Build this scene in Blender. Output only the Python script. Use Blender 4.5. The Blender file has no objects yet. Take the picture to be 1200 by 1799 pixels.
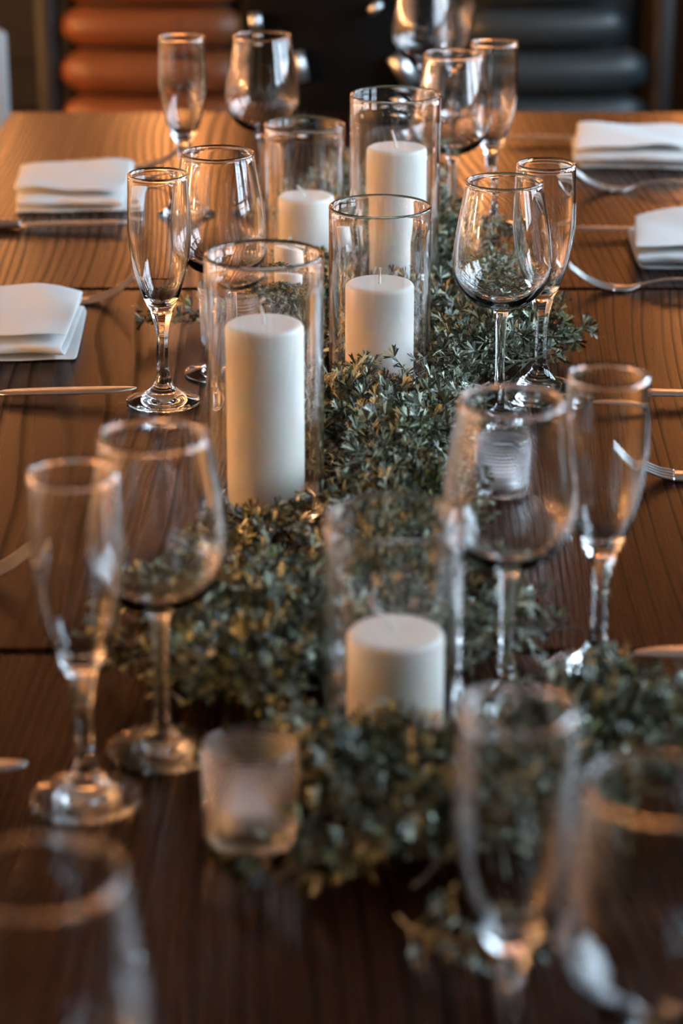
import bpy, math, random
import numpy as np
from mathutils import Vector, Matrix

PI = math.pi
R = math.radians
SC = bpy.context.scene
COL = SC.collection

# ------------------------------------------------------------------ camera
CAM_Z, TABLE_Z, PITCH = 1.40, 0.75, R(20.5)
LENS = 85.0
FPX = LENS / 36.0 * 1799.0
cam_d = bpy.data.cameras.new('camera')
cam = bpy.data.objects.new('camera', cam_d)
COL.objects.link(cam)
cam.location = (0, 0, CAM_Z)
cam.rotation_euler = (PI / 2 - PITCH, 0, 0)
cam_d.sensor_fit = 'VERTICAL'
cam_d.sensor_height = 36.0
cam_d.sensor_width = 24.0
cam_d.lens = LENS
cam_d.clip_start = 0.05
cam_d.clip_end = 60
cam_d.dof.use_dof = True
cam_d.dof.focus_distance = 2.06
cam_d.dof.aperture_fstop = 4.9
cam_d.dof.aperture_blades = 0
SC.camera = cam

# ------------------------------------------------------------------ world, daylight, exposure
world = bpy.data.worlds.new('world')
SC.world = world
world.use_nodes = True
bg = world.node_tree.nodes['Background']
bg.inputs[0].default_value = (0.55, 0.72, 1.0, 1)
bg.inputs[1].default_value = 0.6

WALL_RIGHT = 1.75
WINDOWS = [(0.85, 1.60), (1.80, 2.55), (2.75, 3.50), (3.70, 4.45)]     # y ranges of the windows in the right wall
WIN_Z = (1.00, 2.25)
DAYLIGHT = 68.0
for y0, y1 in WINDOWS:
    ld = bpy.data.lights.new('window_daylight', 'AREA')
    ld.shape = 'RECTANGLE'
    ld.size = y1 - y0
    ld.size_y = WIN_Z[1] - WIN_Z[0]
    ld.energy = DAYLIGHT
    ld.color = (0.61, 0.80, 0.97)
    lo = bpy.data.objects.new('window_daylight', ld)
    COL.objects.link(lo)
    lo.matrix_world = (Matrix.Translation((WALL_RIGHT + 0.16, (y0 + y1) / 2, sum(WIN_Z) / 2))
                       @ Matrix(((0, 0, 1, 0), (1, 0, 0, 0), (0, 1, 0, 0), (0, 0, 0, 1))))

BULB = 46.0                                     # strength of the filament lamps
GLOBE = 880.0                                    # strength of the bulbs that wash the left wall
BULB_COL = (1.0, 0.40, 0.125, 1)
GLOBE_COL = (1.0, 0.52, 0.20, 1)

vs = SC.view_settings
vs.view_transform = 'Standard'
vs.look = 'None'
vs.exposure = -0.22
vs.gamma = 1.0
vs.use_curve_mapping = False
cy = SC.cycles
cy.use_denoising = True
cy.max_bounces = 20
cy.transmission_bounces = 18
cy.glossy_bounces = 6
cy.diffuse_bounces = 4
cy.transparent_max_bounces = 16
cy.sample_clamp_indirect = 40.0
cy.blur_glossy = 0.0


# ------------------------------------------------------------------ helpers
def at(px, py, z=0.0, drop=None):
    """Point where the sight line of a picture position meets the height z above the table."""
    th = PITCH + math.atan((py - 899.5) / FPX)
    d = (CAM_Z - TABLE_Z - z) if drop is None else drop
    y = d / math.tan(th)
    depth = y * math.cos(PITCH) + d * math.sin(PITCH)
    return Vector(((px - 600) / FPX * depth, y, TABLE_Z + z))


def at_y(px, py, y):
    th = PITCH + math.atan((py - 899.5) / FPX)
    d = y * math.tan(th)
    depth = y * math.cos(PITCH) + d * math.sin(PITCH)
    return Vector(((px - 600) / FPX * depth, y, CAM_Z - d))


def prop(o, label=None, cat=None, group=None, kind=None):
    if label: o['label'] = label
    if cat: o['category'] = cat
    if group: o['group'] = group
    if kind: o['kind'] = kind
    return o


def empty(name, loc, rz=0.0):
    o = bpy.data.objects.new(name, None)
    o.empty_display_size = 0.02
    COL.objects.link(o)
    o.location = loc
    o.rotation_euler = (0, 0, rz)
    return o


class MB:
    """Collects shapes for one mesh."""
    def __init__(s): s.v, s.f, s.n = [], [], 0

    def add(s, verts, faces):
        s.v += [tuple(p) for p in verts]
        s.f += [tuple(i + s.n for i in f) for f in faces]
        s.n += len(verts)
        return s

    def box(s, a, b, bev=0.0, M=None):
        x0, y0, z0 = a; x1, y1, z1 = b
        if bev <= 0:
            vs_ = [(x0, y0, z0), (x1, y0, z0), (x1, y1, z0), (x0, y1, z0), (x0, y0, z1), (x1, y0, z1), (x1, y1, z1), (x0, y1, z1)]
            fs = [(3, 2, 1, 0), (4, 5, 6, 7), (0, 1, 5, 4), (1, 2, 6, 5), (2, 3, 7, 6), (3, 0, 4, 7)]
        else:
            e = bev
            rings = [(z0, e), (z0 + e, 0), (z1 - e, 0), (z1, e)]
            vs_, fs = [], []
            for z, k in rings:
                q = k + e
                xa, xb, ya, yb = x0 + k, x1 - k, y0 + k, y1 - k
                vs_ += [(xa + e, ya, z), (xb - e, ya, z), (xb, ya + e, z), (xb, yb - e, z), (xb - e, yb, z), (xa + e, yb, z), (xa, yb - e, z), (xa, ya + e, z)]
            for r in range(3):
                for i in range(8):
                    j = (i + 1) % 8
                    fs.append((r * 8 + i, r * 8 + j, r * 8 + 8 + j, r * 8 + 8 + i))
            fs.append(tuple(range(7, -1, -1))); fs.append(tuple(range(24, 32)))
        if M is not None: vs_ = [M @ Vector(p) for p in vs_]
        return s.add(vs_, fs)

    def tube(s, pts, rad, n=8, caps=True):
        pts = [Vector(p) for p in pts]
        rad = rad if isinstance(rad, (list, tuple)) else [rad] * len(pts)
        vs_, fs = [], []
        up = Vector((0, 0, 1))
        for i, p in enumerate(pts):
            t = (pts[min(i + 1, len(pts) - 1)] - pts[max(i - 1, 0)]).normalized()
            a = t.cross(up)
            if a.length < 0.05: a = t.cross(Vector((0, 1, 0)))
            a.normalize(); b = a.cross(t).normalized()
            for k in range(n):
                w = 2 * PI * k / n
                vs_.append(p + (a * math.cos(w) + b * math.sin(w)) * rad[i])
        for i in range(len(pts) - 1):
            for k in range(n):
                j = (k + 1) % n
                fs.append((i * n + k, i * n + j, (i + 1) * n + j, (i + 1) * n + k))
        if caps:
            fs.append(tuple(range(n - 1, -1, -1)))
            fs.append(tuple((len(pts) - 1) * n + k for k in range(n)))
        return s.add(vs_, fs)

    def lathe(s, prof, n=48, warp=None, flip=False):
        """prof: (r, z) from the bottom outside up; faces point outward on an outward, upward run."""
        vs_, fs, idx = [], [], []
        for (r, z) in prof:
            if r < 1e-7:
                idx.append([len(vs_)] * n); vs_.append((0, 0, z))
            else:
                row = []
                for k in range(n):
                    a = 2 * PI * k / n
                    rr = r if warp is None else warp(r, z, a)
                    row.append(len(vs_)); vs_.append((rr * math.cos(a), rr * math.sin(a), z))
                idx.append(row)
        for i in range(len(prof) - 1):
            for k in range(n):
                j = (k + 1) % n
                q = [idx[i][k], idx[i][j], idx[i + 1][j], idx[i + 1][k]]
                u = []
                for t in q:
                    if t not in u: u.append(t)
                if len(u) >= 3: fs.append(tuple(reversed(u)) if flip else tuple(u))
        return s.add(vs_, fs)

    def mesh(s, name, mat, smooth=True):
        me = bpy.data.meshes.new(name)
        me.from_pydata(s.v, [], s.f)
        me.materials.append(mat)
        if smooth: me.polygons.foreach_set('use_smooth', [True] * len(me.polygons))
        me.update()
        return me

    def build(s, name, mat, parent=None, smooth=True, angle=None):
        me = s.mesh(name, mat, smooth)
        if angle: me.set_sharp_from_angle(angle=R(angle))
        o = bpy.data.objects.new(name, me)
        COL.objects.link(o)
        if parent is not None: o.parent = parent
        return o


def copy_tree(o, parent=None):
    c = o.copy(); COL.objects.link(c)
    if parent is not None: c.parent = parent
    for ch in list(o.children): copy_tree(ch, c)
    return c


def spline(keys, sub=5):
    """Catmull-Rom through (r, z) keys."""
    out = []
    n = len(keys)
    for i in range(n - 1):
        p0, p1, p2, p3 = keys[max(i - 1, 0)], keys[i], keys[i + 1], keys[min(i + 2, n - 1)]
        for k in range(sub):
            t = k / sub
            out.append(tuple(0.5 * (2 * p1[c] + (p2[c] - p0[c]) * t + (2 * p0[c] - 5 * p1[c] + 4 * p2[c] - p3[c]) * t * t
                                    + (3 * p1[c] - p0[c] - 3 * p2[c] + p3[c]) * t ** 3) for c in range(2)))
    out.append(tuple(keys[-1]))
    return [(max(r, 0.0), z) for r, z in out]


# ------------------------------------------------------------------ materials
def mat(name):
    m = bpy.data.materials.new(name)
    m.use_nodes = True
    nt = m.node_tree
    return m, nt, nt.nodes['Principled BSDF']


def simple(name, col, rough=0.5, metal=0.0, noise=0.0, scale=20.0, bump=0.0, **kw):
    m, nt, p = mat(name)
    p.inputs['Base Color'].default_value = (*col, 1)
    p.inputs['Roughness'].default_value = rough
    p.inputs['Metallic'].default_value = metal
    for k, v in kw.items(): p.inputs[k.replace('_', ' ')].default_value = v
    if noise or bump:
        tc = nt.nodes.new('ShaderNodeTexCoord')
        nz = nt.nodes.new('ShaderNodeTexNoise'); nz.inputs['Scale'].default_value = scale; nz.inputs['Detail'].default_value = 5
        nt.links.new(tc.outputs['Object'], nz.inputs['Vector'])
        if noise:
            mx = nt.nodes.new('ShaderNodeMix'); mx.data_type = 'RGBA'
            mx.inputs['A'].default_value = (*[c * (1 - noise) for c in col], 1)
            mx.inputs['B'].default_value = (*[min(1, c * (1 + noise)) for c in col], 1)
            nt.links.new(nz.outputs['Fac'], mx.inputs['Factor'])
            nt.links.new(mx.outputs['Result'], p.inputs['Base Color'])
        if bump:
            b = nt.nodes.new('ShaderNodeBump'); b.inputs['Strength'].default_value = bump; b.inputs['Distance'].default_value = 0.002
            nt.links.new(nz.outputs['Fac'], b.inputs['Height']); nt.links.new(b.outputs['Normal'], p.inputs['Normal'])
    return m


def glass(name, rough=0.0, col=(1, 1, 1), ior=1.5):
    m, nt, p = mat(name)
    p.inputs['Base Color'].default_value = (*col, 1)
    p.inputs['Roughness'].default_value = rough
    p.inputs['IOR'].default_value = ior
    p.inputs['Transmission Weight'].default_value = 1.0
    return m


def wood_table():
    m, nt, p = mat('stained_oak')
    N, L = nt.nodes.new, nt.links.new
    tc = N('ShaderNodeTexCoord'); oi = N('ShaderNodeObjectInfo')
    off = N('ShaderNodeVectorMath'); off.operation = 'SCALE'; off.inputs[0].default_value = (3.1, 7.7, 0); L(oi.outputs['Random'], off.inputs['Scale'])
    pos = N('ShaderNodeVectorMath'); L(tc.outputs['Object'], pos.inputs[0]); L(off.outputs[0], pos.inputs[1])
    # slow wander of the growth rings
    m1 = N('ShaderNodeMapping'); m1.inputs['Scale'].default_value = (2.6, 0.42, 1); L(pos.outputs[0], m1.inputs['Vector'])
    n1 = N('ShaderNodeTexNoise'); n1.inputs['Scale'].default_value = 1.0; n1.inputs['Detail'].default_value = 1.5; L(m1.outputs[0], n1.inputs['Vector'])
    m2 = N('ShaderNodeMapping'); m2.inputs['Scale'].default_value = (20, 2.0, 1); L(pos.outputs[0], m2.inputs['Vector'])
    n2 = N('ShaderNodeTexNoise'); n2.inputs['Scale'].default_value = 1.0; n2.inputs['Detail'].default_value = 3; L(m2.outputs[0], n2.inputs['Vector'])
    sx = N('ShaderNodeSeparateXYZ'); L(pos.outputs[0], sx.inputs[0])
    a1 = N('ShaderNodeMath'); a1.operation = 'MULTIPLY_ADD'; L(n1.outputs['Fac'], a1.inputs[0]); a1.inputs[1].default_value = 0.32; L(sx.outputs[0], a1.inputs[2])
    a2 = N('ShaderNodeMath'); a2.operation = 'MULTIPLY_ADD'; L(n2.outputs['Fac'], a2.inputs[0]); a2.inputs[1].default_value = 0.006; L(a1.outputs[0], a2.inputs[2])
    fr = N('ShaderNodeMath'); fr.operation = 'MULTIPLY'; L(a2.outputs[0], fr.inputs[0]); fr.inputs[1].default_value = 92.0
    fc = N('ShaderNodeMath'); fc.operation = 'FRACT'; L(fr.outputs[0], fc.inputs[0])
    ramp = N('ShaderNodeValToRGB'); L(fc.outputs[0], ramp.inputs['Fac'])
    e = ramp.color_ramp.elements
    e[0].position = 0.0; e[0].color = (0.15, 0.15, 0.15, 1)
    e[1].position = 1.0; e[1].color = (0.2, 0.2, 0.2, 1)
    for ps, c in ((0.10, 0.1), (0.30, 0.62), (0.6, 1.0), (0.9, 0.85)):
        k = e.new(ps); k.color = (c, c, c, 1)
    # every ring has its own depth of tone
    w1 = N('ShaderNodeTexNoise'); w1.noise_dimensions = '1D'; w1.inputs['Scale'].default_value = 55.0; w1.inputs['Detail'].default_value = 2; L(a2.outputs[0], w1.inputs['W'])
    wr_ = N('ShaderNodeMapRange'); L(w1.outputs['Fac'], wr_.inputs['Value']); wr_.inputs['From Min'].default_value = 0.46; wr_.inputs['From Max'].default_value = 0.74
    mr = N('ShaderNodeMix'); mr.data_type = 'FLOAT'; L(wr_.outputs[0], mr.inputs['Factor']); L(ramp.outputs['Color'], mr.inputs['A']); mr.inputs['B'].default_value = 0.85
    # pores: short dark dashes along the grain
    m3 = N('ShaderNodeMapping'); m3.inputs['Scale'].default_value = (900, 40, 1); L(pos.outputs[0], m3.inputs['Vector'])
    n3 = N('ShaderNodeTexNoise'); n3.inputs['Scale'].default_value = 1.0; n3.inputs['Detail'].default_value = 2; L(m3.outputs[0], n3.inputs['Vector'])
    pr = N('ShaderNodeMapRange'); L(n3.outputs['Fac'], pr.inputs['Value']); pr.inputs['From Min'].default_value = 0.36; pr.inputs['From Max'].default_value = 0.55
    pr.inputs['To Min'].default_value = 0.72; pr.inputs['To Max'].default_value = 1.0
    g = N('ShaderNodeMath'); g.operation = 'MULTIPLY'; L(mr.outputs['Result'], g.inputs[0]); L(pr.outputs[0], g.inputs[1])
    mx = N('ShaderNodeMix'); mx.data_type = 'RGBA'; L(g.outputs[0], mx.inputs['Factor'])
    mx.inputs['A'].default_value = (0.005, 0.002, 0.0012, 1)
    mx.inputs['B'].default_value = (0.016, 0.0040, 0.0017, 1)
    # broad tone differences between boards
    m4 = N('ShaderNodeMapping'); m4.inputs['Scale'].default_value = (6, 0.6, 1); L(pos.outputs[0], m4.inputs['Vector'])
    n4 = N('ShaderNodeTexNoise'); n4.inputs['Scale'].default_value = 1.0; L(m4.outputs[0], n4.inputs['Vector'])
    br = N('ShaderNodeMapRange'); L(n4.outputs['Fac'], br.inputs['Value']); br.inputs['From Min'].default_value = 0.3; br.inputs['From Max'].default_value = 0.7
    br.inputs['To Min'].default_value = 0.75; br.inputs['To Max'].default_value = 1.2
    hv = N('ShaderNodeHueSaturation'); L(mx.outputs['Result'], hv.inputs['Color']); L(br.outputs[0], hv.inputs['Value'])
    L(hv.outputs['Color'], p.inputs['Base Color'])
    rr = N('ShaderNodeMapRange'); L(mr.outputs['Result'], rr.inputs['Value']); rr.inputs['To Min'].default_value = 0.36; rr.inputs['To Max'].default_value = 0.25
    L(rr.outputs[0], p.inputs['Roughness'])
    b = N('ShaderNodeBump'); b.inputs['Strength'].default_value = 0.04; b.inputs['Distance'].default_value = 0.0005
    L(mr.outputs['Result'], b.inputs['Height']); L(b.outputs['Normal'], p.inputs['Normal'])
    sp = N('ShaderNodeMapRange'); L(g.outputs[0], sp.inputs['Value']); sp.inputs['From Min'].default_value = 0.15; sp.inputs['From Max'].default_value = 0.8
    sp.inputs['To Min'].default_value = 0.08; sp.inputs['To Max'].default_value = 0.5; L(sp.outputs[0], p.inputs['Specular IOR Level'])
    p.inputs['Specular Tint'].default_value = (1.0, 0.50, 0.32, 1)
    return m


def leaf_mat():
    m, nt, p = mat('dried_leaf')
    N, L = nt.nodes.new, nt.links.new
    ge = N('ShaderNodeNewGeometry'); oi = N('ShaderNodeObjectInfo')
    r1 = N('ShaderNodeValToRGB'); L(ge.outputs['Random Per Island'], r1.inputs['Fac'])
    e = r1.color_ramp.elements
    e[0].color = (0.016, 0.017, 0.007, 1); e[1].color = (0.64, 0.66, 0.54, 1)
    for ps, c in ((0.34, (0.030, 0.031, 0.014)), (0.62, (0.105, 0.110, 0.070)), (0.82, (0.36, 0.375, 0.30))):
        k = e.new(ps); k.color = (*c, 1)
    r2 = N('ShaderNodeValToRGB'); L(oi.outputs['Random'], r2.inputs['Fac'])
    e = r2.color_ramp.elements
    e[0].color = (1.15, 1.25, 1.15, 1); e[1].color = (0.52, 0.56, 0.26, 1)
    k = e.new(0.5); k.color = (0.95, 0.98, 0.9, 1)
    k = e.new(0.7); k.color = (0.70, 0.76, 0.46, 1)
    mx = N('ShaderNodeMix'); mx.data_type = 'RGBA'; mx.blend_type = 'MULTIPLY'; mx.inputs['Factor'].default_value = 1
    L(r1.outputs['Color'], mx.inputs['A']); L(r2.outputs['Color'], mx.inputs['B'])
    L(mx.outputs['Result'], p.inputs['Base Color'])
    p.inputs['Roughness'].default_value = 0.42
    return m


def wax_mat():
    m, nt, p = mat('ivory_wax')
    p.inputs['Base Color'].default_value = (0.88, 0.84, 0.77, 1)
    p.inputs['Roughness'].default_value = 0.42
    p.inputs['Subsurface Weight'].default_value = 0.35
    p.inputs['Subsurface Radius'].default_value = (1.0, 0.55, 0.3)
    p.inputs['Subsurface Scale'].default_value = 0.005
    return m


def emit(name, col, s):
    m = bpy.data.materials.new(name); m.use_nodes = True
    nt = m.node_tree; nt.nodes.clear()
    o = nt.nodes.new('ShaderNodeOutputMaterial'); e = nt.nodes.new('ShaderNodeEmission')
    e.inputs[0].default_value = col; e.inputs[1].default_value = s
    nt.links.new(e.outputs[0], o.inputs[0])
    return m


def pane_mat():
    m = bpy.data.materials.new('window_glass'); m.use_nodes = True
    nt = m.node_tree; nt.nodes.clear()
    o = nt.nodes.new('ShaderNodeOutputMaterial'); mx = nt.nodes.new('ShaderNodeMixShader')
    t = nt.nodes.new('ShaderNodeBsdfTransparent'); g = nt.nodes.new('ShaderNodeBsdfGlossy'); g.inputs['Roughness'].default_value = 0.0
    mx.inputs[0].default_value = 0.06
    nt.links.new(t.outputs[0], mx.inputs[1]); nt.links.new(g.outputs[0], mx.inputs[2]); nt.links.new(mx.outputs[0], o.inputs[0])
    return m


M_WOOD = wood_table()
M_GLASS = glass('clear_glass')
M_VOTIVE = glass('hobnail_glass', 0.02, (0.97, 0.98, 1.0))
M_WAX = wax_mat()
M_TEA = simple('white_wax', (0.86, 0.86, 0.86), 0.45, Subsurface_Weight=0.3, Subsurface_Scale=0.008)
M_WICK = simple('cotton_wick', (0.85, 0.83, 0.78), 0.8, noise=0.1, scale=400)
M_CLOTH = simple('white_cotton', (0.87, 0.87, 0.87), 0.85, noise=0.03, scale=60, bump=0.25)
_nt = M_CLOTH.node_tree
_tr = _nt.nodes.new('ShaderNodeBsdfTranslucent'); _tr.inputs[0].default_value = (0.85, 0.82, 0.78, 1)
_mx = _nt.nodes.new('ShaderNodeMixShader'); _mx.inputs[0].default_value = 0.15
_nt.links.new(_nt.nodes['Principled BSDF'].outputs[0], _mx.inputs[1]); _nt.links.new(_tr.outputs[0], _mx.inputs[2])
_nt.links.new(_mx.outputs[0], _nt.nodes['Material Output'].inputs['Surface'])
M_STEEL = simple('stainless_steel', (0.74, 0.72, 0.70), 0.32, 1.0, noise=0.04, scale=40)
M_SATIN = simple('satin_metal', (0.80, 0.82, 0.84), 0.38, 1.0, noise=0.03, scale=40)
M_LEAF = leaf_mat()
M_TWIG = simple('brown_twig', (0.20, 0.19, 0.145), 0.7, noise=0.4, scale=120)
M_LEATHER = simple('brown_leather', (0.19, 0.058, 0.017), 0.42, noise=0.25, scale=14, bump=0.3)
M_GREYLEATHER = simple('grey_leather', (0.028, 0.037, 0.042), 0.42, noise=0.25, scale=14, bump=0.3)
M_BLACK = simple('black_fabric', (0.003, 0.003, 0.003), 0.9, noise=0.3, scale=60, Specular_IOR_Level=0.1)
M_DARKWOOD = simple('dark_wood', (0.007, 0.0045, 0.0035), 0.6, noise=0.3, scale=30)
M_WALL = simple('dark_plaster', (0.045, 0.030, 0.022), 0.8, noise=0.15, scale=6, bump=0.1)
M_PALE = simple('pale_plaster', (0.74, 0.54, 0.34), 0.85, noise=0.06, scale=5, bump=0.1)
M_GREYPAINT = simple('grey_paint', (0.45, 0.45, 0.46), 0.6, noise=0.05, scale=8)
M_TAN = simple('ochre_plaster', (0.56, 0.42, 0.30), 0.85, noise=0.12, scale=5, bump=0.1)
M_CEIL = simple('dark_ceiling', (0.13, 0.10, 0.08), 0.9, noise=0.1, scale=4)
M_FLOOR = simple('dark_floor', (0.010, 0.007, 0.005), 0.65, noise=0.3, scale=9)
M_BRASS = simple('aged_brass', (0.45, 0.28, 0.10), 0.35, 1.0, noise=0.2, scale=60)
M_CORD = simple('black_cord', (0.01, 0.01, 0.01), 0.7, noise=0.2, scale=80)
M_FRAME = simple('window_paint', (0.05, 0.045, 0.04), 0.5, noise=0.1, scale=20)
M_BULB = emit('lamp_filament_glow', BULB_COL, BULB)
M_GLOBE = emit('left_wall_bulb_glow', GLOBE_COL, GLOBE)
M_PENDANT = emit('pendant_filament_glow', BULB_COL, 55.0)
M_PANE = pane_mat()

# ------------------------------------------------------------------ room shell
RX0, RX1, RY0, RY1, RZ = -2.6, WALL_RIGHT, -1.6, 7.2, 2.9


def struct(mb, name, m, parent=None):
    o = mb.build(name, m, parent, smooth=False)
    if parent is None: o['kind'] = 'structure'
    return o


T = 0.15
struct(MB().box((RX0 - T, RY0 - T, -0.1), (RX1 + T, RY1 + T, 0)), 'floor', M_FLOOR)
struct(MB().box((RX0 - T, RY0 - T, RZ), (RX1 + T, RY1 + T, RZ + 0.1)), 'ceiling', M_CEIL)
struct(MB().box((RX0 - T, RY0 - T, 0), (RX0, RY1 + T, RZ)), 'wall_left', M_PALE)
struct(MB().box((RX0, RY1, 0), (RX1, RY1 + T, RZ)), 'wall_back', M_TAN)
struct(MB().box((RX0, RY1 - 0.025, 0.14), (RX1, RY1, 1.05), 0.004), 'trim_1', M_DARKWOOD)
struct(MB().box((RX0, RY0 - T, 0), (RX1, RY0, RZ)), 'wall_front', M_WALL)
wr = MB()
ys = [RY0 - T] + [v for w in WINDOWS for v in w] + [RY1 + T]
for a, b in zip(ys[0::2], ys[1::2]): wr.box((RX1, a, 0), (RX1 + T, b, RZ))
for a, b in WINDOWS:
    wr.box((RX1, a, 0), (RX1 + T, b, WIN_Z[0])); wr.box((RX1, a, WIN_Z[1]), (RX1 + T, b, RZ))
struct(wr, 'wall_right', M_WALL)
struct(MB().box((RX0, RY1 - 0.02, 0), (RX1, RY1, 0.14), 0.004), 'baseboard_back', M_DARKWOOD)
for i, (a, b) in enumerate(WINDOWS):
    fr = MB(); x0, x1 = RX1 + 0.03, RX1 + 0.09
    z0, z1 = WIN_Z
    for q in ((a, a + 0.05), (b - 0.05, b)): fr.box((x0, q[0], z0), (x1, q[1], z1))
    for q in ((z0, z0 + 0.05), (z1 - 0.05, z1)): fr.box((x0, a + 0.05, q[0]), (x1, b - 0.05, q[1]))
    w = struct(fr, 'window_%d' % (i + 1), M_FRAME)
    nr, nc = 3, 2
    for r in range(1, nr):
        zz = z0 + (z1 - z0) * r / nr
        MB().box((x0, a + 0.05, zz - 0.016), (x1, b - 0.05, zz + 0.016)).build('glazing_bar', M_FRAME, w, False)
    yy = (a + b) / 2
    MB().box((x0 - 0.004, yy - 0.02, z0 + 0.05), (x1 + 0.004, yy + 0.02, z1 - 0.05)).build('glazing_bar', M_FRAME, w, False)
    for r in range(nr):
        for c in range(nc):
            ya, yb = a + (b - a) * c / nc + 0.01, a + (b - a) * (c + 1) / nc - 0.01
            za, zb = z0 + (z1 - z0) * r / nr + 0.005, z0 + (z1 - z0) * (r + 1) / nr - 0.005
            MB().box((x0 + 0.028, ya, za), (x0 + 0.032, yb, zb)).build('pane', M_PANE, w, False)


# ------------------------------------------------------------------ lamps (hung above and beyond the picture)
def pendant(x, y, z, label, n=1):
    t = empty('pendant_lamp', (x, y, z))
    prop(t, label, 'lamp', 'filament pendant lamps')
    MB().lathe([(0, RZ - z - 0.03), (0.05, RZ - z - 0.03), (0.055, RZ - z - 0.02), (0.055, RZ - z), (0, RZ - z)], 20).build('ceiling_rose', M_BRASS, t)
    for k in range(n):
        a = 2 * PI * k / max(n, 1) + 0.4
        ox, oy = (0.11 * math.cos(a), 0.11 * math.sin(a)) if n > 1 else (0, 0)
        oz = 0.07 * ((k * 7) % 3 - 1) if n > 1 else 0
        MB().tube([(ox * 0.3, oy * 0.3, RZ - z - 0.02), (ox, oy, oz + 0.105)], 0.003, 6).build('cord', M_CORD, t)
        MB().lathe([(0, oz + 0.045), (0.016, oz + 0.045), (0.02, oz + 0.06), (0.02, oz + 0.10), (0.008, oz + 0.11), (0, oz + 0.11)], 16).build('socket', M_BRASS, t).location = (ox, oy, 0)
        pr = [(0.036 * math.sin(PI * i / 14), oz + 0.014 - 0.036 * math.cos(PI * i / 14)) for i in range(15)]
        MB().lathe(pr, 20).build('bulb', M_PENDANT, t).location = (ox, oy, 0)
    return t


pendant(-0.95, 5.9, 1.52, 'filament bulb cluster hung over the far left of the table', 3)
pendant(1.0, 5.8, 1.50, 'filament bulb cluster hung over the far right of the table', 3)


def sconce(loc, rz, label, group, r=0.075, m=None):
    t = empty('wall_sconce', loc, rz)
    prop(t, label, 'lamp', group)
    MB().box((-0.05, -0.02, -0.09), (0.05, 0, 0.09), 0.004).build('back_plate', M_BRASS, t, False)
    MB().tube([(0, -0.01, -0.03), (0, -0.09, -0.05), (0, -0.12, -0.02), (0, -0.12, 0.02)], 0.007, 8).build('arm', M_BRASS, t)
    pr = [(r * math.sin(PI * i / 14), 0.015 + r - r * math.cos(PI * i / 14)) for i in range(15)]
    MB().lathe(pr, 24).build('bulb', m or M_BULB, t).location = (0, -0.12, 0)


for x, d in ((-2.1, 'leftmost'), (-1.3, 'second from the left'), (-0.5, 'third from the left'), (0.35, 'second from the right'), (1.15, 'rightmost')):
    sconce((x, RY1, 1.50), 0, 'brass globe sconce on the dark back wall, %s' % d, 'back wall sconces')


for y, d in ((0.9, 'nearest'), (1.75, 'second'), (2.6, 'third'), (3.45, 'fourth'), (4.5, 'farthest')):
    sconce((RX0, y, 0.98), PI / 2, 'brass globe sconce on the pale left wall, %s from the viewer' % d, 'left wall sconces', 0.045, M_GLOBE)

# ------------------------------------------------------------------ tables
TX0, TX1 = -0.457, 0.505
EDGES = [0.562, 1.474, 2.388, 3.315]
names = ['nearest dark stained square oak table with the blurred glasses', 'middle dark stained square oak table under the tallest candles',
         'farthest stained square oak table with its end edge in view']
for i in range(3):
    y0, y1 = EDGES[i] + 0.0030, EDGES[i + 1] - 0.0030
    if i == 0: y0 = 0.56
    t = empty('square_table', ((TX0 + TX1) / 2, (y0 + y1) / 2, 0))
    prop(t, names[i] , 'table', 'square tables pushed together')
    hx, hy = (TX1 - TX0) / 2, (y1 - y0) / 2
    MB().box((-hx, -hy, TABLE_Z - 0.04), (hx, hy, TABLE_Z), 0.0030).build('tabletop', M_WOOD, t, False)
    MB().box((-hx + 0.06, -hy + 0.06, TABLE_Z - 0.11), (hx - 0.06, hy - 0.06, TABLE_Z - 0.0402), 0.003).build('apron', M_DARKWOOD, t, False)
    for sx in (-1, 1):
        for sy in (-1, 1):
            cx, cy_ = sx * (hx - 0.1), sy * (hy - 0.1)
            MB().box((cx - 0.03, cy_ - 0.03, 0), (cx + 0.03, cy_ + 0.03, TABLE_Z - 0.1102), 0.004).build('leg', M_DARKWOOD, t, False)

OBST = []          # (x, y, radius, height above the table) kept clear of greenery


# ------------------------------------------------------------------ glasses
def split_lathe(prof, z1, z2, n, warp=None):
    """One closed surface of glass, cut into foot, stem and bowl where the outside passes z1 and z2."""
    i1 = next(i for i, p in enumerate(prof) if p[1] > z1 and i > 12)
    i2 = next(i for i, p in enumerate(prof) if p[1] > z2)
    full = MB().lathe(prof, n, warp)
    me = full.mesh('whole', M_GLASS)
    nrm = np.empty(len(me.vertices) * 3, np.float32); me.vertex_normals.foreach_get('vector', nrm); nrm = nrm.reshape(-1, 3)
    parts = []
    for a, b in ((0, i1), (i1, i2), (i2, len(prof) - 1)):
        sub = MB().lathe(prof[a:b + 1], n, warp)
        start = 0
        for q in range(a): start += 1 if prof[q][0] < 1e-7 else n
        pm = sub.mesh(('foot', 'stem', 'bowl')[len(parts)], M_GLASS)
        pm.normals_split_custom_set_from_vertices([tuple(v) for v in nrm[start:start + len(pm.vertices)]])
        parts.append(pm)
    bpy.data.meshes.remove(me)
    return parts


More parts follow.
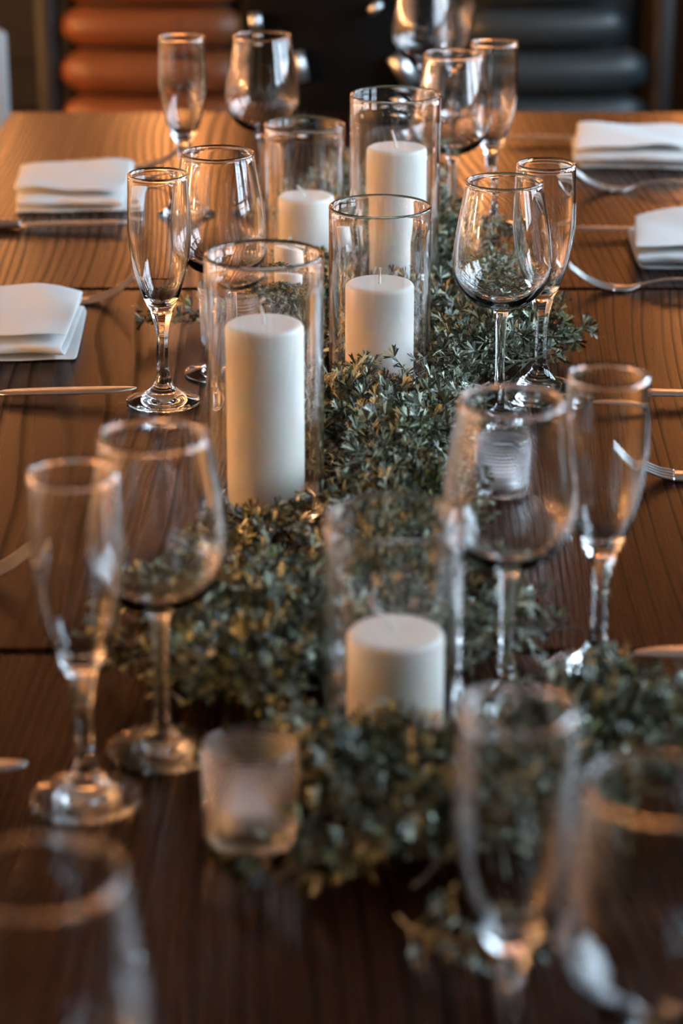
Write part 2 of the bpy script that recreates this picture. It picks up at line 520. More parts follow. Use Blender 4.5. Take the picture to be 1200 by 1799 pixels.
WINE_KEYS = [(0, .0020), (.014, .0014), (.028, .0008), (.0325, .0004), (.0335, .0014), (.0328, .0028), (.026, .0044), (.017, .0068), (.0095, .0105), (.0060, .016),
             (.0045, .026), (.0040, .042), (.0041, .060), (.0048, .076), (.0058, .087), (.0080, .0925), (.0155, .0953), (.0245, .0995), (.0318, .1060), (.0376, .1145),
             (.0408, .1225), (.0420, .1315), (.0412, .1465), (.0386, .1645), (.0352, .1835), (.0326, .1990), (.0327, .2010), (.0324, .2024), (.0315, .2030), (.0306, .2024), (.0303, .2010), (.0308, .1990),
             (.0338, .1835), (.0374, .1645), (.0400, .1465), (.0407, .1315), (.0394, .1230), (.0360, .1155), (.0300, .1082), (.0225, .1025), (.0130, .0988), (.006, .0977), (0, .0974)]
FLUTE_KEYS = [(0, .0034), (.014, .0026), (.027, .0012), (.0312, .0005), (.0325, .0016), (.0320, .0034), (.0250, .0058), (.0170, .0090), (.0115, .0130), (.0080, .0180),
              (.0066, .0225), (.0050, .0300), (.0046, .0430), (.0048, .0580), (.0060, .0690), (.0078, .0775), (.0100, .0845), (.0140, .0915), (.0196, .1070), (.0235, .1220),
              (.0260, .1380), (.0271, .1520), (.0268, .1700), (.0262, .1850), (.0258, .1988), (.0260, .2010), (.0257, .2024), (.0248, .2030), (.0239, .2024), (.0236, .2010), (.0240, .1988),
              (.0247, .1850), (.0254, .1700), (.0256, .1520), (.0244, .1380), (.0218, .1220), (.0177, .1070), (.0120, .0950), (.0065, .0905), (0, .0893)]


def hex_stem(r, z, a):
    k = max(0.0, min(1.0, (z - 0.026) / 0.008, (0.088 - z) / 0.008)) if r < 0.0125 else 0.0
    if k <= 0: return r
    w = (a % (PI / 3)) - PI / 6
    return r * (1 - k) + r * k * (0.95 / math.cos(w))


WINE = split_lathe(spline(WINE_KEYS, 4), 0.013, 0.0905, 72)
FLUTE = split_lathe(spline(FLUTE_KEYS, 4), 0.020, 0.0868, 72, hex_stem)


def stemware(kind, pos, label, group):
    ms = WINE if kind == 'wine_glass' else FLUTE
    t = empty(kind, pos, random.uniform(0, 6.28))
    prop(t, label, 'glass', group)
    for me in ms:
        o = bpy.data.objects.new(me.name, me); COL.objects.link(o); o.parent = t
    OBST.append((pos[0], pos[1], 0.036, 0.010)); OBST.append((pos[0], pos[1], 0.010, 0.095)); OBST.append((pos[0], pos[1], 0.045, -1))
    return t


random.seed(5)
H = 0.203
RIM = CAM_Z - TABLE_Z - H


def rim(px, py):
    p = at(px, py, drop=RIM); return (p.x, p.y, TABLE_Z + 0.0003)


WG, FG = 'wine glasses along the table', 'champagne flutes along the table'
for px, py, lb in (
        (886, 317.5, 'sharp wine glass with greenery round its stem, right of the tallest back candle'),
        (270, 762, 'blurred wine glass standing behind the near left champagne flute'),
        (382, 267.5, 'wine glass behind the left sharp flute, seen over the big front candle vase'),
        (900, 700, 'wine glass with the hobnail votive seen through its bowl'),
        (460, 61, 'far left wine glass against the black background, behind the short candle vase'),
        (798, 93, 'far wine glass right behind the tallest candle vase'),
        (746, -38, 'farthest wine glass by the table end, its rim cut off by the top edge'),
        (72, 1530, 'very blurred large wine glass in the bottom left corner'),
        (1168, 1376, 'very blurred wine glass cut off by the bottom right edge')):
    stemware('wine_glass', rim(px, py), lb, WG)
for px, py, lb in (
        (277, 305, 'sharp champagne flute on the left beside the knife tip and folded napkin'),
        (129, 828, 'blurred champagne flute at near left, before the blurred wine glass'),
        (1069.5, 657, 'blurred champagne flute at right in front of the four-tined fork'),
        (959.7, 287, 'sharp champagne flute right behind the sharp right wine glass'),
        (319, 63, 'far left champagne flute on the pale end of the table'),
        (868.5, 73, 'far right champagne flute behind the grey chair side of the table'),
        (910, 1240, 'very blurred champagne flute at bottom right, over the near greenery'),
        (801, -56, 'farthest champagne flute, cut off by the top edge beside a wine glass')):
    stemware('champagne_flute', rim(px, py), lb, FG)


# ------------------------------------------------------------------ candle vases and pillar candles
def vase(px, py, h, r, wax_top, wax_r, wick, lab_v, lab_c, dx=0.0):
    p = at(px, py, drop=CAM_Z - TABLE_Z - h)
    pos = (p.x, p.y, TABLE_Z + 0.0003)
    t = 0.0030
    keys = [(0, .0006), (r - .006, .0004), (r - .002, .0012), (r, .0045), (r, .02)]
    prof = [(0, .0008), (r * .6, .0006), (r - .005, .0004), (r - .0018, .0012), (r - .0004, .003), (r, .006)]
    prof += [(r, .006 + (h - .009) * k / 8) for k in range(1, 9)]
    prof += [(r + .0002, h - .0020), (r - .0002, h - .0008), (r - .0015, h), (r - .0028, h - .0008), (r - .0032, h - .0020), (r - t, h - .004)]
    prof += [(r - t, h - .004 - (h - .017) * k / 8) for k in range(1, 9)]
    prof += [(r - t - .001, .0098), (r - t - .004, .0078), (r * .6, .0074), (0, .0074)]
    o = MB().lathe(prof, 72).build('candle_vase', M_GLASS)
    o.location = pos
    prop(o, lab_v, 'vase', 'glass cylinder vases with candles')
    c = empty('pillar_candle', (pos[0] + dx, pos[1], pos[2] + 0.0077))
    prop(c, lab_c, 'candle', 'ivory pillar candles')
    hh = wax_top - 0.008
    wr_, e = wax_r, 0.0040
    prof = [(0, 0), (wr_ - .003, 0), (wr_ - .001, .0008), (wr_, .003)]
    prof += [(wr_, .003 + (hh - .003 - e) * k / 6) for k in range(1, 7)]
    prof += [(wr_ - e + e * math.cos(a), hh - e + e * math.sin(a)) for a in (R(25), R(50), R(70), R(90))]
    prof += [(wr_ * .7, hh - .0002), (wr_ * .35, hh - .0006), (.004, hh - .001), (0, hh - .001)]
    MB().lathe(prof, 64).build('wax', M_WAX, c)
    MB().tube([(x, y, hh - .003 + z) for x, y, z in wick], .0012, 8).build('wick', M_WICK, c)
    OBST.append((pos[0], pos[1], r + .003, h + .05))


vase(463, 445, .2045, .0442, .1515, .0295, [(0, 0, 0), (-.001, 0, .010), (-.003, 0, .016), (-.0025, 0, .020), (.0005, 0, .023)],
     'large clear cylinder vase holding the tall front candle', 'tall ivory pillar candle in the large front left vase', 0.000)
vase(668, 361, .1720, .0440, .1045, .0298, [(0, 0, 0), (0, 0, .008), (.0005, 0, .016)],
     'clear cylinder vase in the middle, its candle half its height', 'medium ivory pillar candle in the middle vase amid grey sprigs', 0.000)
vase(695, 164.5, .2100, .0442, .1585, .0295, [(0, 0, 0), (-.002, 0, .010), (-.005, 0, .019)],
     'tallest standing clear cylinder vase at the back', 'tall ivory pillar candle at the back, its wick leaning left', 0.0015)
vase(535, 217, .1515, .0418, .0765, .0292, [(0, 0, 0), (-.004, 0, .006), (-.009, 0, .013)],
     'clear cylinder vase holding the short candle at back left', 'short ivory pillar candle in the back left vase', 0.0012)
vase(692, 905, .1515, .0420, .0780, .0292, [(0, 0, 0), (-.003, 0, .009), (-.007, 0, .014), (-.0125, 0, .017), (-.015, 0, .024), (-.012, 0, .029)],
     'blurred clear cylinder vase nearest to the bottom, before the greenery', 'short blurred ivory pillar candle with a long bent wick', 0.0015)


# ------------------------------------------------------------------ hobnail votive holders
def votive_mesh():
    h, n, rows = .0600, 312, 112
    r0, r1 = .0245, .0268
    bumps_r, bumps_c = 16, 52

    def outer(z, a):
        r = r0 + (r1 - r0) * (z / h)
        v = (z - .004) / (h - .008) * bumps_r
        if 0 < v < bumps_r:
            row = int(v); fv = v - row - .5
            u = a / (2 * PI) * bumps_c + (0.5 if row % 2 else 0); fu = u - math.floor(u) - .5
            d = math.sqrt((fv) ** 2 + (fu) ** 2) / .46
            if d < 1: r += .0009 * math.sqrt(1 - d * d)
        return r
    prof = [(0, .0006), (r0 * .6, .0005), (r0 - .004, .0003), (r0 - .001, .0012)]
    zs = [.003 + (h - .005) * k / rows for k in range(rows + 1)]
    prof += [(1.0, z) for z in zs]
    prof += [(r1 - .0006, h - .0006), (r1 - .0015, h), (r1 - .0026, h - .0008)]
    prof += [(r1 - .0028 - (r1 - r0) * k / 8, h - .003 - (h - .0125) * k / 8) for k in range(9)]
    prof += [(r0 - .0055, .0072), (r0 * .5, .0068), (0, .0068)]
    return MB().lathe(prof, n, lambda r, z, a: outer(z, a) if r == 1.0 else r).mesh('votive_holder', M_VOTIVE)


VOT = votive_mesh()


def votive(px, py, label, tea=None):
    p = at(px, py, drop=CAM_Z - TABLE_Z - .060)
    o = bpy.data.objects.new('votive_holder', VOT); COL.objects.link(o)
    o.location = (p.x, p.y, TABLE_Z + .0003)
    prop(o, label, 'candle holder', 'hobnail glass votive holders')
    OBST.append((p.x, p.y, .031, .08))
    if tea:
        t = empty('tealight', (p.x, p.y, TABLE_Z + .0075))
        prop(t, tea, 'candle', 'white tealights')
        MB().lathe([(0, 0), (.0172, 0), (.0178, .001), (.0178, .016), (.0172, .0178), (.014, .0182), (0, .0180)], 40).build('wax', M_TEA, t)
        MB().lathe([(.0182, .0002), (.0186, .0004), (.0186, .0125), (.0182, .0127), (.0180, .0125), (.0180, .0006)], 40).build('cup', M_STEEL, t)
        MB().tube([(0, 0, .0175), (.0004, 0, .021), (.001, 0, .0235)], .0008, 6).build('wick', M_WICK, t)


votive(438, 1309, 'near frosty hobnail glass votive standing on bare dark wood', 'white tealight in the near votive on bare wood')
votive(399, 497, 'hobnail glass votive behind the large front candle vase')
votive(881, 749, 'hobnail glass votive seen through the right wine glass bowl', 'white tealight in the votive seen through the wine glass')


# ------------------------------------------------------------------ cutlery
def strip(mb, st, thick):
    """st: (x, z, y0, y1) stations along x; a closed flat bar with a slightly domed top."""
    vs_, fs = [], []
    for x, z, a, b in st:
        c = (a + b) / 2
        vs_ += [(x, a, z), (x, c, z - thick * .1), (x, b, z), (x, b - (b - a) * .12, z + thick * .8), (x, c, z + thick), (x, a + (b - a) * .12, z + thick * .8)]
    for i in range(len(st) - 1):
        for k in range(6):
            j = (k + 1) % 6
            fs.append((i * 6 + j, i * 6 + k, (i + 1) * 6 + k, (i + 1) * 6 + j))
    fs.append(tuple(range(6))); e = (len(st) - 1) * 6; fs.append(tuple(e + k for k in range(5, -1, -1)))
    return mb.add(vs_, fs)


def smooth_st(keys, n=6):
    out = []
    for i in range(len(keys) - 1):
        p0, p1, p2, p3 = keys[max(i - 1, 0)], keys[i], keys[i + 1], keys[min(i + 2, len(keys) - 1)]
        for k in range(n):
            t = k / n
            out.append(tuple(0.5 * (2 * p1[c] + (p2[c] - p0[c]) * t + (2 * p0[c] - 5 * p1[c] + 4 * p2[c] - p3[c]) * t * t
                                    + (3 * p1[c] - p0[c] - 3 * p2[c] + p3[c]) * t ** 3) for c in range(len(p1))))
    out.append(tuple(keys[-1])); return out


def fork_meshes():
    # origin at the tine tips' foot on the table; x runs back along the handle as negative
    hk = [(-.200, .0012, -.004, .004), (-.197, .0012, -.0075, .0075), (-.180, .004, -.0085, .0085), (-.14, .0095, -.0062, .0062), (-.105, .0105, -.0042, .0042),
          (-.085, .0075, -.0034, .0034), (-.072, .0042, -.0042, .0042)]
    hd = [(-.072, .0042, -.0042, .0042), (-.064, .0018, -.0085, .0085), (-.056, .0008, -.0116, .0116), (-.046, .0012, -.0122, .0122)]
    h = strip(MB(), smooth_st(hk), .0026).mesh('handle', M_STEEL)
    b = strip(MB(), smooth_st(hd), .0022).mesh('head', M_STEEL)
    ts = []
    for i in range(4):
        a = -.0122 + i * .00657
        k = [(-.0462, .0012, a, a + .0047), (-.034, .0035, a + .0003, a + .0044), (-.018, .0105, a + .0006, a + .0040), (-.005, .0195, a + .0011, a + .0034), (0, .0235, a + .0016, a + .0029)]
        ts.append(strip(MB(), smooth_st(k), .0019).mesh('tine', M_STEEL))
    return h, b, ts


FH, FB, FT = fork_meshes()


def fork(px, py, rz, label, rx=0.0):
    p = at(px, py, .0235)
    t = empty('dinner_fork', (p.x, p.y, TABLE_Z + .0004), rz)
    prop(t, label, 'fork', 'dinner forks')
    hd = None
    for me in [FH, FB] + FT:
        o = bpy.data.objects.new(me.name, me); COL.objects.link(o)
        o.parent = hd if me.name.startswith('tine') else t
        if me is FB: hd = o


def knife_meshes():
    hk = [(-.232, .0008, -.004, .004), (-.228, .0004, -.008, .008), (-.20, .0004, -.009, .009), (-.15, .0010, -.0075, .0075), (-.125, .0016, -.0062, .0062), (-.121, .0018, -.006, .006)]
    h = strip(MB(), smooth_st(hk), .0095).mesh('handle', M_STEEL)
    bk = [(-.1212, .0040, -.0045, .0055), (-.112, .0052, -.0095, .0075), (-.085, .0064, -.0128, .0080), (-.05, .0072, -.0138, .0078), (-.022, .0078, -.0122, .0066), (-.006, .0080, -.0062, .0038), (0, .0080, -.0012, .0008)]
    b = strip(MB(), smooth_st(bk), .0016).mesh('blade', M_STEEL)
    return h, b


KH, KB = knife_meshes()


def knife(px, py, rz, label):
    p = at(px, py, .008)
    t = empty('table_knife', (p.x, p.y, TABLE_Z + .0002), rz)
    prop(t, label, 'knife', 'table knives')
    for me in (KH, KB):
        o = bpy.data.objects.new(me.name, me); COL.objects.link(o); o.parent = t


fork(236, 488, R(8), 'fork by the left napkin, tines pointing at the sharp flute')
fork(322, 258, R(12), 'fork behind the far left napkin, tines at the far flute')
fork(62, 958, R(14), 'orange lit fork cut off by the left edge above the table joint')
fork(1000, 468, PI - R(4), 'fork right of the sharp right flute, pale tines raised')
fork(1008, 300, PI - R(2), 'fork under the far right napkin, mostly in its shadow')
fork(1084, 787, PI - R(6), 'fork with four clear tines at the right edge behind a flute')
knife(240, 683, R(1), 'knife on the left with its tip by the sharp flute foot')
knife(226, 390, R(0.5), 'knife before the far left napkin, its bolster bright')
knife(46, 1343, R(2), 'blurred knife tip at the left edge by the near flute foot')
knife(1000, 402, PI - R(1), 'knife behind the cut off right napkin')
knife(884, 241, PI, 'knife behind the far right napkin')
knife(1022, 690, PI + R(0.5), 'wide bladed knife at right, behind the blurred flute rim')
knife(1112, 1150, PI + R(2), 'blurred knife at the right edge by the table joint')


# ------------------------------------------------------------------ napkins
def napkin(corner, w, d, rz, label, seed, side=1, lift=1.0):
    """A napkin folded into a pile of rounded layers whose folds face the viewer."""
    rnd = random.Random(seed)
    path = []

    def uturn(y, z0, z1, sgn, k=6):
        r = (z1 - z0) / 2
        for i in range(k + 1):
            a = -PI / 2 + PI * i / k
            path.append((y + sgn * r * 1.15 * math.cos(a), z0 + r + r * math.sin(a)))
    levels = [.0024, .0100, .0180, .0300]
    fronts = [-d / 2, -d / 2 + .003, -d / 2 + .004, -d / 2 + .008]
    backs = [d / 2 - .004, d / 2 - .004, d / 2 - .009, d / 2 - .010]
    seg = 9
    for i in range(4):                            # open hem in front, fold behind, fold in front, fold behind, open hem in front
        fwd = i % 2 == 1
        a, b = (backs[i], fronts[i]) if fwd else (fronts[i], backs[i])
        for k in range(0 if i == 0 else 1, seg + (1 if i == 3 else 0)):
            t = k / seg
            sag = -(levels[i] - levels[i - 1]) * .28 * math.sin(PI * t) if i else 0.0
            droop = -.0025 * (1 - t if not fwd else t) ** 6 * (1 if i == 3 else 0)
            path.append((a + (b - a) * t, (levels[i] + sag + droop) * lift))
        if i < 3: uturn(b, levels[i] * lift, levels[i + 1] * lift, -1 if fwd else 1)
    nx = 15
    ph = [rnd.uniform(0, 6.28) for _ in range(8)]
    vs_, fs = [], []
    for ix in range(nx):
        u = ix / (nx - 1)
        for j, (y, z) in enumerate(path):
            lv = z / (levels[-1] * lift)
            x = u * w
            shear = (y + d / 2) / d
            e = 1.0 if u < .5 else 1.0
            xx = x + (0.004 * math.sin(ph[0] + j * .11) * (1 if u > .5 else -1)) * abs(2 * u - 1) - side * 0.010 * lv * (u if side > 0 else u - 1) * (1 - shear)
            yy = y + 0.0030 * math.sin(ph[1] + 5 * u + lv * 4) + 0.0015 * math.sin(ph[2] + 13 * u + j * .35)
            zz = z + lv * (0.0026 * math.sin(ph[3] + 4.1 * u + y * 22) + 0.0012 * math.sin(ph[4] + 9.5 * u + y * 47))
            zz -= lv * 0.006 * (abs(2 * u - 1) ** 4) * (1 - .4 * lv)
            zz += 0.0010 * math.sin(ph[5] + j * .5) * max(0, abs(2 * u - 1) - .6) * lv
            vs_.append((xx, yy, max(zz, .0020)))
    P = len(path)
    for ix in range(nx - 1):
        for j in range(P - 1):
            fs.append((ix * P + j, ix * P + j + 1, (ix + 1) * P + j + 1, (ix + 1) * P + j))
    o = MB().add(vs_, fs).build('folded_napkin', M_CLOTH)
    o.location = (corner.x, corner.y, TABLE_Z)
    o.rotation_euler = (0, 0, rz)
    s = o.modifiers.new('thick', 'SOLIDIFY'); s.thickness = .0022; s.offset = 0
    b = o.modifiers.new('soft', 'SUBSURF'); b.levels = 1; b.render_levels = 2
    prop(o, label, 'napkin', 'folded white napkins')
    return o


def nap(pxl, pxr, py_front, d, rz, label, seed, side, w=None, lift=1.0):
    """Front corners given on the table, then the pile runs back by d."""
    a, b = at(pxl, py_front), at(pxr, py_front)
    c = Vector((a.x, a.y + d / 2, 0))
    return napkin(c, (b.x - a.x) if w is None else w, d, rz, label, seed, side, lift)


nap(-130, 122, 640, .165, R(2), 'white napkin folded in puffy layers, cut off by the left edge', 3, 1)
nap(22, 219, 376, .150, R(3), 'whole white folded napkin on the far left table, knife before it', 11, 1)
nap(1022, 1235, 297, .150, R(-3), 'white folded napkin at far right with orange lit left end', 23, -1)
nap(1131, 1370, 476, .155, R(-2), 'white folded napkin cut off by the right edge above a fork', 31, -1)


# ------------------------------------------------------------------ chairs beyond the table
def channel_chair(cx, yb, z0, w, m, label, rz, top_w):
    t = empty('leather_chair', (cx, yb, 0), rz)
    prop(t, label, 'chair', 'channel backed leather chairs')
    MB().box((-w / 2, -.46, .37), (w / 2, -.03, .47), .025).build('seat', m, t)
    rolls = [(.43, .504, w), (.509, .594, w), (.600, .677, top_w), (.683, .76, top_w), (.766, .845, top_w)]
    for a, b, ww in rolls:
        pts, rad = [], []
        r = (b - a) / 2
        for i in range(13):
            u = -1 + 2 * i / 12
            pts.append((u * (ww / 2 - .012), -.01 - .02 * (1 - u * u), (a + b) / 2))
            rad.append(r * (1 - max(0, (abs(u) - .8) / .2) ** 2 * .45))
        MB().tube(pts, rad, 16).build('back_channel', m, t)
    MB().box((-w / 2 + .01, .03, .30), (w / 2 - .01, .06, .87), .01).build('back_board', M_DARKWOOD, t)
    for sx in (-1, 1):
        MB().box((sx * (w / 2 + .022) - .02, -.03, 0), (sx * (w / 2 + .022) + .02, .05, .90), .006).build('back_post', M_DARKWOOD, t)
        MB().box((sx * (w / 2 - .03) - .018, -.45, 0), (sx * (w / 2 - .03) + .018, -.41, .3695), .004).build('leg', M_DARKWOOD, t)
    return t


pc = at_y(272, 100, 4.75)
channel_chair(pc.x, 4.75, 0, .372, M_LEATHER, 'brown leather chair with padded channels beyond the far left table end', R(-3), .366)
pc = at_y(950, 100, 4.75)
channel_chair(pc.x, 4.75, 0, .43, M_GREYLEATHER, 'grey leather chair with padded channels beyond the far right table end', R(4), .335)

# black chair at the head of the table
pb = at_y(600, 100, 3.62)
t = empty('black_chair', (pb.x, 3.62, 0))
prop(t, 'black chair at the head of the table, metal tubes added as pale glints', 'chair')
MB().box((-.150, -.02, .46), (.150, .05, .98), .018).build('backrest', M_BLACK, t)
MB().box((-.20, .052, .40), (.20, .48, .47), .02).build('seat', M_BLACK, t)
for sx in (-1, 1):
    for yy in (.08, .44):
        MB().tube([(sx * .17, yy, 0), (sx * .17, yy, .41)], .013, 10).build('leg', M_BLACK, t)
for pts, rr in ((((521, 92), (527, 116), (531, 142)), .010), (((694, 98), (707, 120), (724, 146)), .013), (((440, 38), (458, 36)), .012), (((655, 8), (664, 18)), .011)):
    q = [at_y(x, y, 3.585) - Vector((pb.x, 3.62, 0)) for x, y in pts]
    MB().tube(q, rr, 12).build('glint_tube', M_SATIN, t)  # added tubes standing in for unidentified pale glints, not known chair parts

# grey chair pushed to the left side of the farthest table, only its edge in view
t = empty('side_chair', (-0.785, 3.74, 0), R(-8))
prop(t, 'chair with a pale grey back showing at the extreme left edge, beyond the table', 'chair')
MB().box((-.21, -.21, .41), (.21, .21, .46), .015).build('seat', M_BLACK, t)
MB().box((-.21, .215, .45), (.21, .25, .765), .012).build('backrest', M_GREYPAINT, t)
for sx in (-1, 1):
    for sy in (-1, 1):
        MB().tube([(sx * .185, sy * .185, 0), (sx * .175, sy * .175, .4085)], .014, 10).build('leg', M_DARKWOOD, t)

# ------------------------------------------------------------------ greenery
def frame(d, rnd):
    d = d / np.linalg.norm(d)
    r = rnd.normal(size=3); a = r - d * r.dot(d); a /= np.linalg.norm(a)
    return d, a, np.cross(d, a)


def sprig_arrays(seed, L=.115, nb=13):
    rnd = np.random.default_rng(seed)
    V, F, MI = [], [], []

    def push(vs_, fs, mi):
        o = len(V); V.extend(vs_); F.extend([tuple(i + o for i in f) for f in fs]); MI.extend([mi] * len(fs))

    def twig(pts, r0, r1):
        vs_, fs = [], []
        for i, p in enumerate(pts):
            t = pts[min(i + 1, len(pts) - 1)] - pts[max(i - 1, 0)]
            t = t / np.linalg.norm(t)
            a = np.cross(t, (0.13, 0.2, 0.97)); a /= np.linalg.norm(a) + 1e-9; b = np.cross(a, t)
            r = r0 + (r1 - r0) * i / (len(pts) - 1)
            for k in range(3):
                w = 2.094 * k
                vs_.append(p + (a * math.cos(w) + b * math.sin(w)) * r)
        for i in range(len(pts) - 1):
            for k in range(3):
                j = (k + 1) % 3
                fs.append((i * 3 + k, i * 3 + j, i * 3 + 3 + j, i * 3 + 3 + k))
        push(vs_, fs, 1)

    def leaf(b, d, s, ln, wd):
        d, _, _ = frame(d, rnd); s = s - d * s.dot(d); s /= np.linalg.norm(s) + 1e-9
        n = np.cross(d, s); c = rnd.uniform(-.25, .35) * ln
        vs_ = [b - s * wd * .14, b + s * wd * .14,
               b + d * ln * .55 + s * wd * .34 + n * c * .3, b + d * ln * .55 - s * wd * .34 + n * c * .3,
               b + d * ln * .98 + s * wd * .55 + n * c, b + d * ln * .82 + n * c * .85, b + d * ln * 1.0 - s * wd * .5 + n * c]
        push(vs_, [(0, 1, 2, 3), (3, 2, 5), (2, 4, 5), (3, 5, 6)], 0)

    def fan(p, d, size, k):
        d, a, c = frame(d, rnd)
        for q in range(k):
            an = (q - (k - 1) / 2) * rnd.uniform(.45, .62)
            dd = d * math.cos(an) + a * math.sin(an) + c * rnd.uniform(-.2, .2)
            leaf(p + dd * .0006, dd, a * math.cos(an) - d * math.sin(an) + c * rnd.uniform(-.3, .3), size * rnd.uniform(.75, 1.2), size * rnd.uniform(.24, .36))

    bend = rnd.uniform(-.5, .5); rise = rnd.uniform(-.1, .5)
    n = 9
    main = []
    for i in range(n):
        t = i / (n - 1)
        main.append(np.array([L * t, L * bend * t * t * .6, L * rise * (t - t * t) * .7]) + rnd.normal(size=3) * .0012)
    twig(main, .0013, .0006)
    for i in range(nb):
        t = .14 + .84 * i / (nb - 1)
        f = t * (n - 1); k = min(int(f), n - 2); p = main[k] + (main[k + 1] - main[k]) * (f - k)
        td = main[k + 1] - main[k]; td = td / np.linalg.norm(td)
        side = np.array([-td[1], td[0], 0.]); side /= np.linalg.norm(side)
        sg = 1 if i % 2 else -1
        d = td * rnd.uniform(.6, 1.0) + side * sg * rnd.uniform(.5, 1.0) + np.array([0, 0, rnd.uniform(-.35, .75)])
        d /= np.linalg.norm(d)
        bl = rnd.uniform(.018, .036) * (1.1 - .5 * t)
        cv = rnd.normal(size=3) * .35; cv[2] += .15
        bp = [p + d * bl * s + cv * bl * s * s * .5 for s in (0, .33, .66, 1.0)]
        twig(bp, .0007, .0004)
        ns = max(3, int(bl / .0062))
        for s in range(ns):
            u = .25 + .75 * s / (ns - 1)
            q = u * 3; kk = min(int(q), 2); pp = bp[kk] + (bp[kk + 1] - bp[kk]) * (q - kk)
            dd = bp[kk + 1] - bp[kk]; dd /= np.linalg.norm(dd)
            w = rnd.normal(size=3); w -= dd * w.dot(dd); w /= np.linalg.norm(w)
            if s == ns - 1: fan(pp, dd, rnd.uniform(.0100, .0135), 5)
            else: fan(pp, dd * .75 + w, rnd.uniform(.0085, .0125), 3)
    fan(main[-1], main[-1] - main[-2], .0115, 5)
    return np.array(V), F, MI


SPRIGS = []
for sd in range(9):
    V, F, MI = sprig_arrays(100 + sd, L=.085 + .008 * (sd % 5), nb=11 + sd % 4)
    me = bpy.data.meshes.new('sprig')
    me.from_pydata([tuple(v) for v in V], [], F)
    me.materials.append(M_LEAF); me.materials.append(M_TWIG)
    me.polygons.foreach_set('material_index', MI)
    me.update()
    SPRIGS.append((me, V))

# extent of the runner of greenery on the table: picture row, left and right (along the table)
ROWS = [(1560, 560, 860), (1530, 530, 900), (1470, 510, 1060), (1400, 480, 1180), (1330, 400, 1170), (1260, 290, 1060), (1190, 250, 930), (1120, 270, 800), (1050, 330, 780), (980, 380, 780),
        (900, 440, 760), (840, 500, 745), (780, 540, 790), (720, 560, 860), (660, 560, 930), (610, 540, 940), (560, 500, 910), (510, 480, 880), (460, 480, 850), (420, 490, 830), (380, 500, 800), (345, 520, 740)]
RW = []
for py, a, b in ROWS:
    p, q = at(a, py), at(b, py); RW.append((p.y, p.x, q.x))
RW.sort()
RY = np.array([r[0] for r in RW]); RL = np.array([r[1] for r in RW]); RR = np.array([r[2] for r in RW])
OB = np.array(OBST)
nprnd = np.random.default_rng(77)
gar = empty('greenery_garland', (0.02, 1.9, TABLE_Z))
prop(gar, 'runner of dried grey green leafy sprigs along the table middle', 'garland')


def try_place(x, y, yaw, pitch, roll, sc, k, zlift):
    M = Matrix.Rotation(yaw, 3, 'Z') @ Matrix.Rotation(pitch, 3, 'Y') @ Matrix.Rotation(roll, 3, 'X')
    A = np.array(M) * sc
    V = SPRIGS[k][1] @ A.T
    V = V - V.mean(axis=0) * np.array([1, 1, 0])
    V = V + np.array([x, y, 0])
    z0 = V[:, 2].min()
    V[:, 2] += zlift - z0
    cap = 0.066
    if x < 0.0 and 1.50 < y < 1.73: cap = 0.048
    if x < -0.13: cap = 0.050
    if V[:, 2].max() > cap: return None
    for ox, oy, orad, oh in OB:
        if oh < 0: continue
        near = ((V[:, 0] - ox) ** 2 + (V[:, 1] - oy) ** 2 < orad * orad) & (V[:, 2] < oh)
        if near.any(): return None
    return V, M


placed = 0
PL = []


def sprig_obj(x, y, yaw, pitch, roll, sc, k, zl):
    r = try_place(x, y, yaw, pitch, roll, sc, k, zl)
    if r is None: return False
    V, M = r
    o = bpy.data.objects.new('sprig', SPRIGS[k][0]); COL.objects.link(o)
    V0 = SPRIGS[k][1][0]
    loc = V[0] - (np.array(M) * sc) @ V0
    o.parent = gar
    o.matrix_local = Matrix.Translation(Vector((loc[0] - 0.02, loc[1] - 1.9, loc[2]))) @ M.to_4x4() @ Matrix.Scale(sc, 4)
    return True


# single sprigs that stick out of the runner
for px, py, yaw, zl in ((985, 615, 0.3, .001), (800, 1695, -0.5, .001), (235, 1180, 2.6, .001), (250, 1130, 2.2, .006), (1140, 1330, 0.5, .004), (870, 1150, 0.8, .004), (338, 585, 2.9, .001), (585, 330, 1.4, .001),
                        (945, 640, 0.2, .008), (905, 1180, 0.6, .004), (1010, 1290, 0.3, .012), (1165, 1345, 0.1, .006), (1090, 1420, 0.2, .010), (530, 850, 0.9, .02), (900, 880, .4, .002)):
    p = at(px, py)
    for q in range(40):
        if sprig_obj(p.x + nprnd.normal() * .006, p.y + nprnd.normal() * .008, yaw + nprnd.normal() * .25, -abs(nprnd.normal()) * .15, nprnd.normal() * .6, nprnd.uniform(.75, .95), int(nprnd.integers(9)), zl):
            placed += 1; break
for q in range(400):                              # a fuller tuft before the nearest candle
    if placed >= 48: break
    p = at(nprnd.uniform(540, 800), nprnd.uniform(1360, 1450))
    if sprig_obj(p.x, p.y, nprnd.uniform(0, 6.28), -nprnd.uniform(.1, .9), nprnd.normal() * .8, nprnd.uniform(.7, 1.0), int(nprnd.integers(9)), nprnd.uniform(.001, .035)): placed += 1
tries = 0
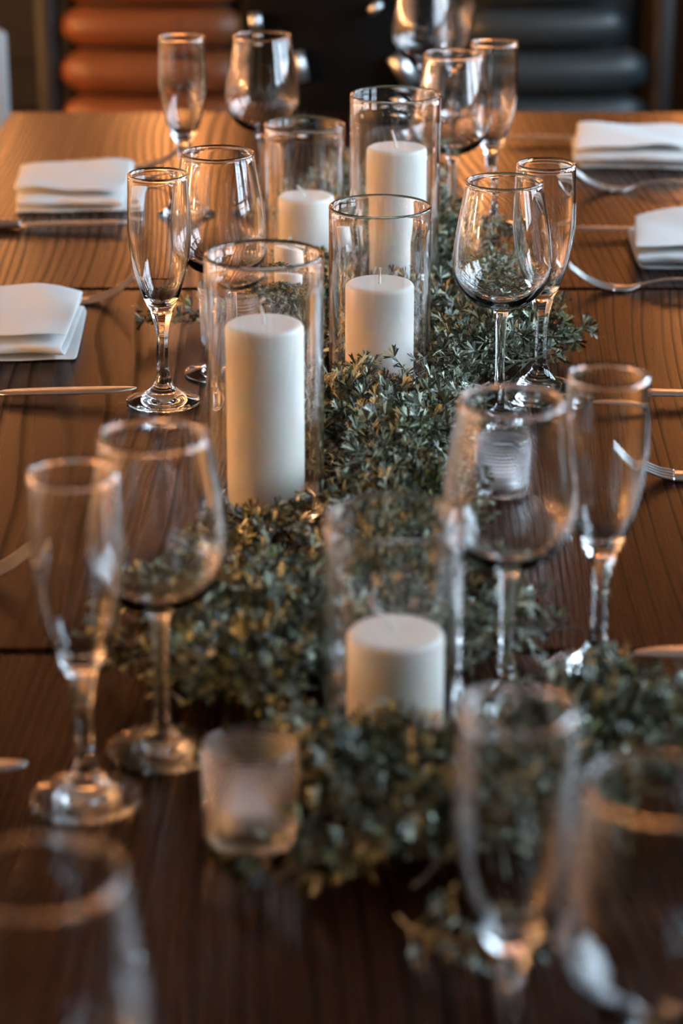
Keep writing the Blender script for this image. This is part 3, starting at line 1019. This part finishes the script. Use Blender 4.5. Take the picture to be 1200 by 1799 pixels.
while placed < 298 and tries < 30000:
    tries += 1
    y = nprnd.uniform(RY[0], RY[-1])
    if nprnd.random() > 0.35 + 0.65 * min(1, (RY[-1] - y) / .5): continue
    l, r = np.interp(y, RY, RL), np.interp(y, RY, RR)
    u = nprnd.beta(1.25, 1.25)
    x = l + (r - l) * u
    edge = 1 - abs(2 * u - 1)
    zl = nprnd.uniform(.001, .004 + .036 * min(1, edge * 1.6))
    yaw = nprnd.uniform(0, 2 * PI)
    if edge < .4: yaw = (0 if u > .5 else PI) + nprnd.normal() * .8
    lo_ = (x < 0.0 and 1.40 < y < 1.75) or x < -.1
    if lo_: zl *= .35
    if sprig_obj(x, y, yaw, -nprnd.uniform(-.1, .25 if lo_ else .55), nprnd.normal() * (.45 if lo_ else .9), nprnd.uniform(.72, 1.12), int(nprnd.integers(9)), zl): placed += 1

# the tangled inside of the runner, below the sprigs that can be told apart
VV, FF, MM, nv, got, tries = [], [], [], 0, 0, 0
while got < 210 and tries < 20000:
    tries += 1
    y = nprnd.uniform(RY[0] + .03, RY[-1] - .05)
    l, r = np.interp(y, RY, RL), np.interp(y, RY, RR)
    x = l + (r - l) * nprnd.uniform(.12, .88)
    k = int(nprnd.integers(9))
    q = try_place(x, y, nprnd.uniform(0, 6.28), -nprnd.uniform(-.2, .3), nprnd.normal() * 1.2, nprnd.uniform(.7, 1.0), k, nprnd.uniform(.001, .022))
    if q is None: continue
    V = q[0] - np.array([0.02, 1.9, 0]); VV.append(V)
    me = SPRIGS[k][0]
    FF += [tuple(i + nv for i in pl.vertices) for pl in me.polygons]; MM += [pl.material_index for pl in me.polygons]
    nv += len(V); got += 1
me = bpy.data.meshes.new('foliage')
me.from_pydata([tuple(v) for v in np.concatenate(VV)], [], FF)
me.materials.append(M_LEAF); me.materials.append(M_TWIG)
me.polygons.foreach_set('material_index', MM); me.update()
fo = bpy.data.objects.new('foliage', me); COL.objects.link(fo); fo.parent = gar
fo['kind'] = 'stuff'
print('sprigs', placed, 'inside', got)
